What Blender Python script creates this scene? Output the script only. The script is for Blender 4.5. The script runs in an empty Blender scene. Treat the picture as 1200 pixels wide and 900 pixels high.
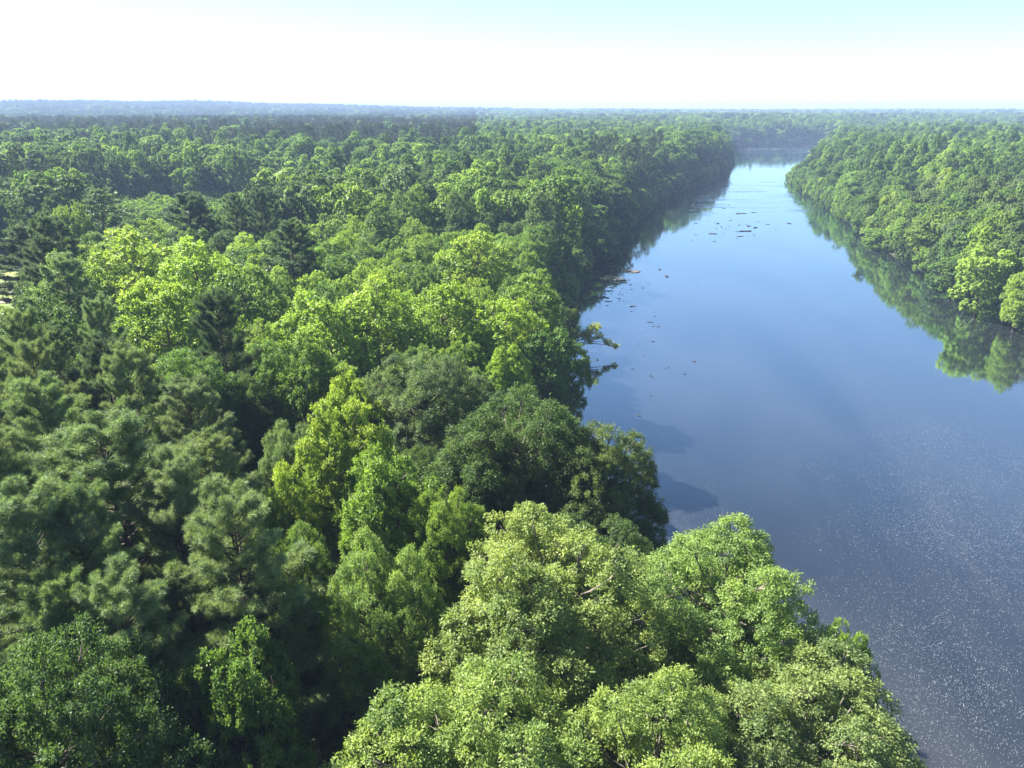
import bpy, math, random
import numpy as np
from mathutils import Vector

# ------------------------------------------------------------------ camera, light, exposure
SC = bpy.context.scene
COL = SC.collection
CAM_H = 50.0
PITCH = math.radians(20.4)
FPX = 863.0                      # focal length in pixels of the 1200 px wide photograph
SUN_AZ = math.radians(64)        # left of the viewing direction
SUN_EL = math.radians(43)
SUN_W = 5.0
SKY_S = 0.05
EXPOSURE = 2.17
HAZE = 2.6e-4

cam = bpy.data.cameras.new('camera')
cam_o = bpy.data.objects.new('camera', cam)
COL.objects.link(cam_o)
cam_o.location = (0, 0, CAM_H)
cam_o.rotation_euler = (math.pi / 2 - PITCH, 0, 0)
cam.sensor_width = 36.0
cam.lens = 36.0 * FPX / 1200.0
cam.clip_start = 0.5
cam.clip_end = 40000
SC.camera = cam_o

world = bpy.data.worlds.new('World')
SC.world = world
world.use_nodes = True
wn = world.node_tree
wn.nodes.clear()
w_out = wn.nodes.new('ShaderNodeOutputWorld')
w_bg = wn.nodes.new('ShaderNodeBackground')
w_sky = wn.nodes.new('ShaderNodeTexSky')
w_sky.sky_type = 'NISHITA'
w_sky.sun_disc = False
w_sky.sun_elevation = SUN_EL
w_sky.sun_rotation = -SUN_AZ
w_sky.altitude = 400
w_sky.air_density = 0.78
w_sky.dust_density = 0.0
w_sky.ozone_density = 0.6
w_bg.inputs['Strength'].default_value = SKY_S
wn.links.new(w_sky.outputs[0], w_bg.inputs['Color'])
wn.links.new(w_bg.outputs[0], w_out.inputs['Surface'])

sun = bpy.data.lights.new('sun', 'SUN')
sun.energy = SUN_W
sun.angle = math.radians(0.53)
sun.color = (1.0, 0.95, 0.86)
sun_o = bpy.data.objects.new('sun', sun)
COL.objects.link(sun_o)
sun_dir = Vector((-math.sin(SUN_AZ) * math.cos(SUN_EL), math.cos(SUN_AZ) * math.cos(SUN_EL), math.sin(SUN_EL)))
sun_o.rotation_euler = sun_dir.to_track_quat('Z', 'Y').to_euler()
sun_o.location = sun_dir * 300

vs = SC.view_settings
vs.view_transform = 'Standard'
vs.look = 'None'
vs.exposure = EXPOSURE
vs.gamma = 1
vs.use_curve_mapping = False
SC.render.engine = 'CYCLES'
cy = SC.cycles
cy.use_denoising = True
cy.max_bounces = 8
cy.diffuse_bounces = 4
cy.glossy_bounces = 3
cy.transmission_bounces = 4
cy.transparent_max_bounces = 4
cy.volume_bounces = 1
cy.caustics_reflective = False
cy.caustics_refractive = False

# ------------------------------------------------------------------ picture <-> place
CP, SP = math.cos(PITCH), math.sin(PITCH)


def at(u, v, z=0.0):
    """the point of height z that the photograph shows at pixel (u, v)"""
    a, b = (u - 600) / FPX, (450 - v) / FPX
    d = (a, CP + b * SP, -SP + b * CP)
    t = (z - CAM_H) / d[2]
    return d[0] * t, d[1] * t


def pix(x, y, z):
    dz = z - CAM_H
    dep = y * CP - dz * SP
    if dep < 0.1:
        return None
    return 600 + FPX * x / dep, 450 - FPX * (y * SP + dz * CP) / dep, dep


# ------------------------------------------------------------------ mesh helpers
def mesh_np(name, verts, faces_list, mats, mat_ids=None, tint=None, smooth=False):
    """faces_list: list of (n,k) int arrays; one material id per array"""
    me = bpy.data.meshes.new(name)
    verts = np.asarray(verts, np.float32)
    me.vertices.add(len(verts))
    me.vertices.foreach_set('co', verts.ravel())
    loops, totals, mid = [], [], []
    for i, f in enumerate(faces_list):
        f = np.asarray(f, np.int32)
        if len(f) == 0:
            continue
        loops.append(f.ravel())
        totals.append(np.full(len(f), f.shape[1], np.int32))
        mid.append(np.full(len(f), (mat_ids[i] if mat_ids else 0), np.int32))
    loops = np.concatenate(loops)
    totals = np.concatenate(totals)
    mid = np.concatenate(mid)
    me.loops.add(len(loops))
    me.loops.foreach_set('vertex_index', loops)
    me.polygons.add(len(totals))
    starts = np.concatenate([[0], np.cumsum(totals)[:-1]]).astype(np.int32)
    me.polygons.foreach_set('loop_start', starts)
    me.polygons.foreach_set('loop_total', totals)
    for m in mats:
        me.materials.append(m)
    me.polygons.foreach_set('material_index', mid)
    if smooth:
        me.polygons.foreach_set('use_smooth', np.ones(len(totals), bool))
    if tint is not None:
        at_ = me.attributes.new('tint', 'FLOAT', 'POINT')
        at_.data.foreach_set('value', np.asarray(tint, np.float32))
    me.update(calc_edges=True)
    return me


def link(name, me, parent=None, **props):
    o = bpy.data.objects.new(name, me)
    COL.objects.link(o)
    if parent is not None:
        o.parent = parent
    for k, v in props.items():
        o[k] = v
    return o


def norm(a):
    return a / np.maximum(np.linalg.norm(a, axis=-1, keepdims=True), 1e-9)


def tube(pts, radii, sides=6):
    pts = np.asarray(pts, float)
    n = len(pts)
    tan = norm(np.gradient(pts, axis=0))
    ref = np.tile(np.array([[0.31, 0.95, 0.07]]), (n, 1))
    flat = np.abs((tan * ref).sum(1)) > 0.9
    ref[flat] = (0.95, -0.3, 0.1)
    e1 = norm(np.cross(tan, ref))
    e2 = np.cross(tan, e1)
    ang = np.linspace(0, 2 * np.pi, sides, endpoint=False)
    ring = (np.cos(ang)[None, :, None] * e1[:, None] + np.sin(ang)[None, :, None] * e2[:, None]) * np.asarray(radii, float)[:, None, None]
    v = (pts[:, None] + ring).reshape(-1, 3)
    i = np.arange(n - 1)[:, None] * sides + np.arange(sides)[None]
    j = np.arange(n - 1)[:, None] * sides + (np.arange(sides)[None] + 1) % sides
    f = np.stack([i, j, j + sides, i + sides], -1).reshape(-1, 4)
    return v, f


class Tubes:
    def __init__(s):
        s.v, s.f, s.n = [], [], 0

    def add(s, pts, radii, sides=6):
        v, f = tube(pts, radii, sides)
        s.v.append(v)
        s.f.append(f + s.n)
        s.n += len(v)

    def build(s, name, mat):
        return mesh_np(name, np.concatenate(s.v), [np.concatenate(s.f)], [mat], smooth=True)


# ------------------------------------------------------------------ materials
def new_mat(name):
    m = bpy.data.materials.new(name)
    m.use_nodes = True
    m.node_tree.nodes.clear()
    return m, m.node_tree.nodes, m.node_tree.links


def leaf_material(name, fixed=None, trans=0.40, rough=0.5, spec=0.22):
    """leaf colour = the tree's own colour (object colour, or a ramp over the instances) times a leaf to leaf tint"""
    m, N, L = new_mat(name)
    out = N.new('ShaderNodeOutputMaterial')
    info = N.new('ShaderNodeObjectInfo')
    att = N.new('ShaderNodeAttribute')
    att.attribute_name = 'tint'
    if fixed is None:
        col = info.outputs['Color']
    else:
        ramp = N.new('ShaderNodeValToRGB')
        ramp.color_ramp.interpolation = 'LINEAR'
        els = ramp.color_ramp.elements
        while len(els) < len(fixed):
            els.new(0.5)
        for i, (p, c) in enumerate(fixed):
            els[i].position = p
            els[i].color = (*c, 1)
        L.new(info.outputs['Random'], ramp.inputs[0])
        col = ramp.outputs[0]
    mr = N.new('ShaderNodeValToRGB')
    e_ = mr.color_ramp.elements
    e_[0].position, e_[0].color = 0.0, (0.50, 0.62, 0.72, 1)
    e_[1].position, e_[1].color = 1.0, (1.47, 1.38, 1.05, 1)
    L.new(att.outputs['Fac'], mr.inputs[0])
    mul = N.new('ShaderNodeMix')
    mul.data_type = 'RGBA'
    mul.blend_type = 'MULTIPLY'
    mul.inputs['Factor'].default_value = 1
    L.new(col, mul.inputs['A'])
    L.new(mr.outputs[0], mul.inputs['B'])
    p = N.new('ShaderNodeBsdfPrincipled')
    p.inputs['Roughness'].default_value = rough
    p.inputs['Specular IOR Level'].default_value = spec
    L.new(mul.outputs['Result'], p.inputs['Base Color'])
    tcol = N.new('ShaderNodeMix')
    tcol.data_type = 'RGBA'
    tcol.blend_type = 'MULTIPLY'
    tcol.inputs['Factor'].default_value = 1
    tcol.inputs['B'].default_value = (1.44, 1.5, 0.74, 1)
    L.new(mul.outputs['Result'], tcol.inputs['A'])
    tr = N.new('ShaderNodeBsdfTranslucent')
    L.new(tcol.outputs['Result'], tr.inputs['Color'])
    mx = N.new('ShaderNodeMixShader')
    mx.inputs[0].default_value = trans
    L.new(p.outputs[0], mx.inputs[1])
    L.new(tr.outputs[0], mx.inputs[2])
    L.new(mx.outputs[0], out.inputs['Surface'])
    return m


def noise_mat(name, c1, c2, scale, rough=0.9, detail=6, bump=0.0, spec=0.3, contrast=(0.35, 0.65)):
    m, N, L = new_mat(name)
    out = N.new('ShaderNodeOutputMaterial')
    tc = N.new('ShaderNodeTexCoord')
    nz = N.new('ShaderNodeTexNoise')
    nz.inputs['Scale'].default_value = scale
    nz.inputs['Detail'].default_value = detail
    L.new(tc.outputs['Object'], nz.inputs['Vector'])
    r = N.new('ShaderNodeValToRGB')
    r.color_ramp.elements[0].position = contrast[0]
    r.color_ramp.elements[1].position = contrast[1]
    r.color_ramp.elements[0].color = (*c1, 1)
    r.color_ramp.elements[1].color = (*c2, 1)
    L.new(nz.outputs['Fac'], r.inputs[0])
    p = N.new('ShaderNodeBsdfPrincipled')
    p.inputs['Roughness'].default_value = rough
    p.inputs['Specular IOR Level'].default_value = spec
    L.new(r.outputs[0], p.inputs['Base Color'])
    if bump:
        b = N.new('ShaderNodeBump')
        b.inputs['Strength'].default_value = bump
        L.new(nz.outputs['Fac'], b.inputs['Height'])
        L.new(b.outputs[0], p.inputs['Normal'])
    L.new(p.outputs[0], out.inputs['Surface'])
    return m


M_LEAF = leaf_material('broad_leaves')
M_NEEDLE = leaf_material('pine_needles', trans=0.30, rough=0.5, spec=0.18)
M_BARK = noise_mat('grey_bark', (0.07, 0.06, 0.05), (0.19, 0.165, 0.14), 3.0, bump=0.4)
M_PINEBARK = noise_mat('pine_bark', (0.045, 0.036, 0.03), (0.13, 0.10, 0.08), 2.5, bump=0.4)
M_DIRT = noise_mat('forest_floor', (0.022, 0.024, 0.012), (0.055, 0.056, 0.026), 0.35, detail=9)
M_GRASS = noise_mat('meadow_grass', (0.10, 0.15, 0.03), (0.22, 0.25, 0.06), 0.15, detail=8)
M_SAND = noise_mat('sandy_track', (0.30, 0.24, 0.17), (0.42, 0.35, 0.26), 0.6)
M_ROCK = noise_mat('wet_rock', (0.012, 0.012, 0.012), (0.045, 0.042, 0.038), 1.5, rough=0.7, bump=0.5, spec=0.1)
M_WOOD = noise_mat('driftwood', (0.035, 0.030, 0.024), (0.12, 0.10, 0.08), 2.0, bump=0.4)
M_SILT = noise_mat('silt_bar', (0.07, 0.06, 0.05), (0.16, 0.135, 0.11), 0.8, rough=0.8, spec=0.1)

FAR_MIX = [(0.0, (0.074, 0.117, 0.052)), (0.30, (0.097, 0.162, 0.055)), (0.62, (0.133, 0.214, 0.064)),
           (0.86, (0.175, 0.272, 0.072)), (1.0, (0.249, 0.352, 0.084))]
M_FAR = leaf_material('far_leaves', fixed=FAR_MIX, spec=0.06)
M_FARPINE = leaf_material('far_needles', fixed=[(0.0, (0.038, 0.054, 0.030)), (1.0, (0.085, 0.112, 0.050))], trans=0.2, spec=0.06)

# ------------------------------------------------------------------ river and terrain
LEFT_BANK = [(24, -400), (22, 0), (18, 30), (15, 50), (12, 70), (9, 95), (8, 130), (10, 165), (16, 205), (32, 265), (52, 340),
             (80, 430), (115, 505), (160, 600), (208, 740), (240, 850), (258, 912), (282, 1030), (330, 1130), (450, 1200), (700, 1260), (1500, 1370), (6000, 1560)]
RIGHT_BANK = [at(u, v) for u, v in ((1200, 392), (1170, 372), (1150, 356), (1123, 345), (1093, 324), (1070, 312), (1045, 299), (1015, 278), (985, 254),
                                    (960, 238), (943, 224), (930, 211))]
RIGHT_BANK = [(118, -400), (116, 60), (119, 140)] + RIGHT_BANK + [(248, 640), (285, 730), (330, 830), (380, 915), (455, 980), (740, 1060), (1500, 1180), (6000, 1350)]
RIVER = np.array(LEFT_BANK + RIGHT_BANK[::-1], float)


def inside(poly, x, y):
    poly = np.asarray(poly, float)
    x, y = np.asarray(x, float), np.asarray(y, float)
    c = np.zeros(x.shape, bool)
    px, py = poly[:, 0], poly[:, 1]
    j = len(poly) - 1
    for i in range(len(poly)):
        hit = ((py[i] > y) != (py[j] > y)) & (x < (px[j] - px[i]) * (y - py[i]) / (py[j] - py[i] + 1e-12) + px[i])
        c ^= hit
        j = i
    return c


def dist_poly(poly, x, y, closed=True):
    poly = np.asarray(poly, float)
    p = np.stack([np.asarray(x, float), np.asarray(y, float)], -1)
    best = np.full(p.shape[:-1], 1e18)
    n = len(poly)
    for i in range(n if closed else n - 1):
        a, b = poly[i], poly[(i + 1) % n]
        ab = b - a
        t = np.clip(((p - a) @ ab) / (ab @ ab), 0, 1)
        d = ((p - a - t[..., None] * ab) ** 2).sum(-1)
        best = np.minimum(best, d)
    return np.sqrt(best)


def river_sd(x, y):
    """distance to the water's edge, negative in the river"""
    d = dist_poly(RIVER, x, y)
    return np.where(inside(RIVER, x, y), -d, d)


def sstep(a, b, x):
    t = np.clip((x - a) / (b - a), 0, 1)
    return t * t * (3 - 2 * t)


_rs = np.random.RandomState(5)
WAVES = [(_rs.uniform(0, 2 * np.pi), w, _rs.uniform(0, 6.28)) for w in (900, 1300, 1700, 2300, 640, 480)]


def roll(x, y):
    s = 0
    for a, w, p in WAVES:
        s = s + np.sin((x * np.cos(a) + y * np.sin(a)) * 2 * np.pi / w + p)
    return s / len(WAVES)


def ground_h(x, y, sd=None):
    x, y = np.asarray(x, float), np.asarray(y, float)
    if sd is None:
        sd = river_sd(x, y)
    r = np.hypot(x, y)
    h = -2.2 + 3.6 * sstep(-4, 3.0, sd) + 1.6 * sstep(3, 40, sd)
    h = h + sstep(30, 300, sd) * (2.0 + 2.5 * roll(x * 2.2, y * 2.2))
    ang = np.degrees(np.arctan2(x, np.maximum(y, 1)))
    left = sstep(8, -30, ang)
    h = h + sstep(30, 500, sd) * (left * 2 * sstep(500, 1100, r) * sstep(2000, 1250, r) + 9 * sstep(-2, 20, ang) * sstep(320, 800, r) * sstep(2600, 1400, r))
    far = sstep(1700, 4200, r)
    h = h + far * ((18 + 27 * left) * (0.8 + 0.45 * roll(x * 0.8 + 300, y * 0.55)) + 14 * left)
    return h


def axis(lo, hi, step, far, grow=1.18):
    c = list(np.arange(lo, hi + 0.1, step))
    s, p = step, hi
    while p < far:
        s *= grow
        p += s
        c.append(p)
    s, p, pre = step, lo, []
    while p > -far:
        s *= grow
        p -= s
        pre.append(p)
    return np.array(pre[::-1] + c)


gx, gy = axis(-150, 480, 3.5, 7000), axis(-20, 1330, 3.5, 7000)
GX, GY = np.meshgrid(gx, gy)
GZ = ground_h(GX, GY)
nx, ny = len(gx), len(gy)
idx = np.arange(nx * ny).reshape(ny, nx)
gf = np.stack([idx[:-1, :-1], idx[:-1, 1:], idx[1:, 1:], idx[1:, :-1]], -1).reshape(-1, 4)
g_me = mesh_np('ground', np.stack([GX, GY, GZ], -1).reshape(-1, 3), [gf], [M_DIRT], smooth=True)
link('ground', g_me, kind='structure', label='dark forest floor with leaf litter under the trees')

# meadow with a sandy track at the left edge
FIELD = [(-98, 138), (-116, 165), (-124, 184), (-86, 196), (-80, 240), (-77, 350), (-76, 395), (-95, 400), (-140, 356), (-182, 340), (-160, 280), (-140, 235), (-180, 222), (-270, 222), (-270, 138)]


def sheet(name, poly, lift, mat, step=6):
    poly = np.array(poly, float)
    xs = np.arange(poly[:, 0].min(), poly[:, 0].max() + step, step)
    ys = np.arange(poly[:, 1].min(), poly[:, 1].max() + step, step)
    X, Y = np.meshgrid(xs, ys)
    Z = ground_h(X, Y) + lift
    id_ = np.arange(X.size).reshape(X.shape)
    f = np.stack([id_[:-1, :-1], id_[:-1, 1:], id_[1:, 1:], id_[1:, :-1]], -1).reshape(-1, 4)
    cx = X[:-1, :-1].ravel() + step / 2
    cy_ = Y[:-1, :-1].ravel() + step / 2
    f = f[inside(poly, cx, cy_)]
    return link(name, mesh_np(name, np.stack([X, Y, Z], -1).reshape(-1, 3), [f], [mat], smooth=True), kind='structure')


sheet('field', FIELD, 0.25, M_GRASS)
sheet('path', [(-270, 190), (-128, 182), (-126, 187), (-270, 196)], 0.40, M_SAND, 2.5)

# water
m, N, L = new_mat('river_water')
out = N.new('ShaderNodeOutputMaterial')
geo = N.new('ShaderNodeNewGeometry')
dif = N.new('ShaderNodeBsdfDiffuse')
dif.inputs['Color'].default_value = (0.019, 0.021, 0.024, 1)
glo = N.new('ShaderNodeBsdfGlossy')
glo.inputs['Color'].default_value = (0.74, 0.90, 1.0, 1)
glo.inputs['Roughness'].default_value = 0.05
mps = N.new('ShaderNodeMapping')              # silt clouds and surface film
mps.inputs['Scale'].default_value = (0.045, 0.014, 1.0)
mps.inputs['Rotation'].default_value = (0, 0, math.radians(-14))
L.new(geo.outputs['Position'], mps.inputs['Vector'])
ns = N.new('ShaderNodeTexNoise')
ns.inputs['Scale'].default_value = 1.0
ns.inputs['Detail'].default_value = 7
ns.inputs['Distortion'].default_value = 0.8
L.new(mps.outputs[0], ns.inputs['Vector'])
rs_ = N.new('ShaderNodeValToRGB')
rs_.color_ramp.elements[0].position, rs_.color_ramp.elements[0].color = 0.36, (0.010, 0.013, 0.017, 1)
rs_.color_ramp.elements[1].position, rs_.color_ramp.elements[1].color = 0.66, (0.031, 0.034, 0.037, 1)
L.new(ns.outputs['Fac'], rs_.inputs[0])
L.new(rs_.outputs[0], dif.inputs['Color'])
lw = N.new('ShaderNodeLayerWeight')
fr = N.new('ShaderNodeValToRGB')
for k_, (p_, f_) in enumerate([(0.0, 0.04), (0.29, 0.085), (0.5, 0.24), (0.66, 0.54), (0.79, 0.72), (0.93, 0.97)]):
    if k_ > 1:
        fr.color_ramp.elements.new(p_)
    fr.color_ramp.elements[k_].position = p_
    fr.color_ramp.elements[k_].color = (f_, f_, f_, 1)
L.new(lw.outputs['Facing'], fr.inputs[0])
wmix = N.new('ShaderNodeMixShader')
L.new(fr.outputs[0], wmix.inputs[0])
L.new(dif.outputs[0], wmix.inputs[1])
L.new(glo.outputs[0], wmix.inputs[2])
mp = N.new('ShaderNodeMapping')
mp.inputs['Scale'].default_value = (1.0, 0.6, 1.0)
mp.inputs['Rotation'].default_value = (0, 0, math.radians(20))
L.new(geo.outputs['Position'], mp.inputs['Vector'])
n1 = N.new('ShaderNodeTexNoise')
n1.inputs['Scale'].default_value = 0.55
n1.inputs['Detail'].default_value = 4
L.new(mp.outputs[0], n1.inputs['Vector'])
n2 = N.new('ShaderNodeTexNoise')            # where the surface is ruffled
n2.inputs['Scale'].default_value = 0.018
n2.inputs['Detail'].default_value = 3
L.new(mp.outputs[0], n2.inputs['Vector'])
mr = N.new('ShaderNodeMapRange')
mr.inputs['From Min'].default_value = 0.42
mr.inputs['From Max'].default_value = 0.66
mr.inputs['To Min'].default_value = 0.010
mr.inputs['To Max'].default_value = 0.05
L.new(n2.outputs['Fac'], mr.inputs['Value'])
# the riffle across the river in the middle distance
sx = N.new('ShaderNodeSeparateXYZ')
L.new(geo.outputs['Position'], sx.inputs[0])
rf_ = N.new('ShaderNodeMapRange')
rf_.interpolation_type = 'SMOOTHSTEP'
rf_.inputs['From Min'].default_value = 330
rf_.inputs['From Max'].default_value = 430
L.new(sx.outputs['Y'], rf_.inputs['Value'])
rg_ = N.new('ShaderNodeMapRange')
rg_.interpolation_type = 'SMOOTHSTEP'
rg_.inputs['From Min'].default_value = 640
rg_.inputs['From Max'].default_value = 480
L.new(sx.outputs['Y'], rg_.inputs['Value'])
mp3 = N.new('ShaderNodeMapping')
mp3.inputs['Scale'].default_value = (0.022, 0.16, 1.0)
mp3.inputs['Rotation'].default_value = (0, 0, math.radians(8))
L.new(geo.outputs['Position'], mp3.inputs['Vector'])
n3 = N.new('ShaderNodeTexNoise')
n3.inputs['Scale'].default_value = 1.0
n3.inputs['Detail'].default_value = 5
L.new(mp3.outputs[0], n3.inputs['Vector'])
r3 = N.new('ShaderNodeMapRange')
r3.inputs['From Min'].default_value = 0.5
r3.inputs['From Max'].default_value = 0.62
r3.inputs['To Max'].default_value = 0.9
L.new(n3.outputs['Fac'], r3.inputs['Value'])
m0_ = N.new('ShaderNodeMath')
m0_.operation = 'MULTIPLY'
L.new(rf_.outputs[0], m0_.inputs[0])
L.new(rg_.outputs[0], m0_.inputs[1])
rh_ = N.new('ShaderNodeMapRange')            # and the rapid at the far bend
rh_.interpolation_type = 'SMOOTHSTEP'
rh_.inputs['From Min'].default_value = 935
rh_.inputs['From Max'].default_value = 975
rh_.inputs['To Max'].default_value = 2.0
L.new(sx.outputs['Y'], rh_.inputs['Value'])
m1_ = N.new('ShaderNodeMath')
m1_.operation = 'ADD'
L.new(m0_.outputs[0], m1_.inputs[0])
L.new(rh_.outputs[0], m1_.inputs[1])
m2_ = N.new('ShaderNodeMath')
m2_.operation = 'MULTIPLY_ADD'
L.new(m1_.outputs[0], m2_.inputs[0])
L.new(r3.outputs[0], m2_.inputs[1])
L.new(mr.outputs[0], m2_.inputs[2])
bp = N.new('ShaderNodeBump')
bp.inputs['Distance'].default_value = 0.35
L.new(m2_.outputs[0], bp.inputs['Strength'])
L.new(n1.outputs['Fac'], bp.inputs['Height'])
L.new(bp.outputs[0], glo.inputs['Normal'])
L.new(wmix.outputs[0], out.inputs['Surface'])
M_WATER = m
wv = [(-60, -500, 0), (7000, -500, 0), (7000, 1800, 0), (-60, 1800, 0)]
# the water sheet follows the river polygon with a margin hidden in the banks
xs, ys = np.arange(-20, 6000, 20.0), np.arange(-400, 1600, 20.0)
X, Y = np.meshgrid(xs, ys)
id_ = np.arange(X.size).reshape(X.shape)
f = np.stack([id_[:-1, :-1], id_[:-1, 1:], id_[1:, 1:], id_[1:, :-1]], -1).reshape(-1, 4)
f = f[(river_sd(X[:-1, :-1] + 10, Y[:-1, :-1] + 10) < 24).ravel()]
link('water', mesh_np('water', np.stack([X, Y, 0 * X], -1).reshape(-1, 3), [f], [M_WATER]), kind='structure', label='calm dark river reflecting the blue sky')

# haze
m, N, L = new_mat('haze_air')
out = N.new('ShaderNodeOutputMaterial')
pv = N.new('ShaderNodeVolumePrincipled')
pv.inputs['Color'].default_value = (0.36, 0.49, 0.75, 1)
pv.inputs['Density'].default_value = HAZE
pv.inputs['Anisotropy'].default_value = 0.0
L.new(pv.outputs[0], out.inputs['Volume'])
hx, hz0, hz1 = max(float(gx[-1]), float(gy[-1]), -float(gx[0]), -float(gy[0])) + 60.0, float(GZ.min()) - 1.0, float(GZ.max()) + 38.0
hv = [(sx * hx, sy * hx, z) for z in (hz0, hz1) for sx, sy in ((-1, -1), (1, -1), (1, 1), (-1, 1))]
hf = [(3, 2, 1, 0), (4, 5, 6, 7), (0, 1, 5, 4), (1, 2, 6, 5), (2, 3, 7, 6), (3, 0, 4, 7)]
link('haze', mesh_np('haze', hv, [np.array(hf)], [m]), kind='stuff', label='thin blue haze over the distant forest')

# ------------------------------------------------------------------ tree kinds
def leaves_mesh(rs, C, D, Nn, Ln, Wd, tint):
    """one folded diamond leaf at each C: axis D, face normal Nn"""
    n = len(C)
    D = norm(D)
    S = norm(np.cross(D, Nn))
    U = np.cross(S, D)
    l = (Ln * rs.uniform(0.7, 1.3, n))[:, None]
    w = (Wd * rs.uniform(0.7, 1.3, n))[:, None]
    base = C - D * l * 0.5
    tip = C + D * l * 0.5 - U * l * 0.12
    a = C + S * w * 0.5 + U * w * 0.22
    b = C - S * w * 0.5 + U * w * 0.22
    v = np.stack([base, a, tip, b], 1).reshape(-1, 3)
    f = (np.arange(n)[:, None] * 4 + np.arange(4)[None])
    return v, f, np.repeat(tint, 4)


def profile(kind, t):
    if kind == 'round':
        return np.where(t > 0.42, np.sqrt(np.maximum(0, 1 - ((t - 0.42) / 0.58) ** 2)), np.sqrt(np.maximum(0, 1 - ((0.42 - t) / 0.5) ** 2)))
    if kind == 'broad':
        return np.where(t > 0.5, (np.maximum(0, 1 - ((t - 0.5) / 0.5) ** 2)) ** 0.42, np.sqrt(np.maximum(0.05, 1 - ((0.5 - t) / 0.56) ** 2)))
    return np.minimum(1, t / 0.16) ** 0.5 * np.maximum(0, 1 - t) ** 0.62 * 1.05     # cone


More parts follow.
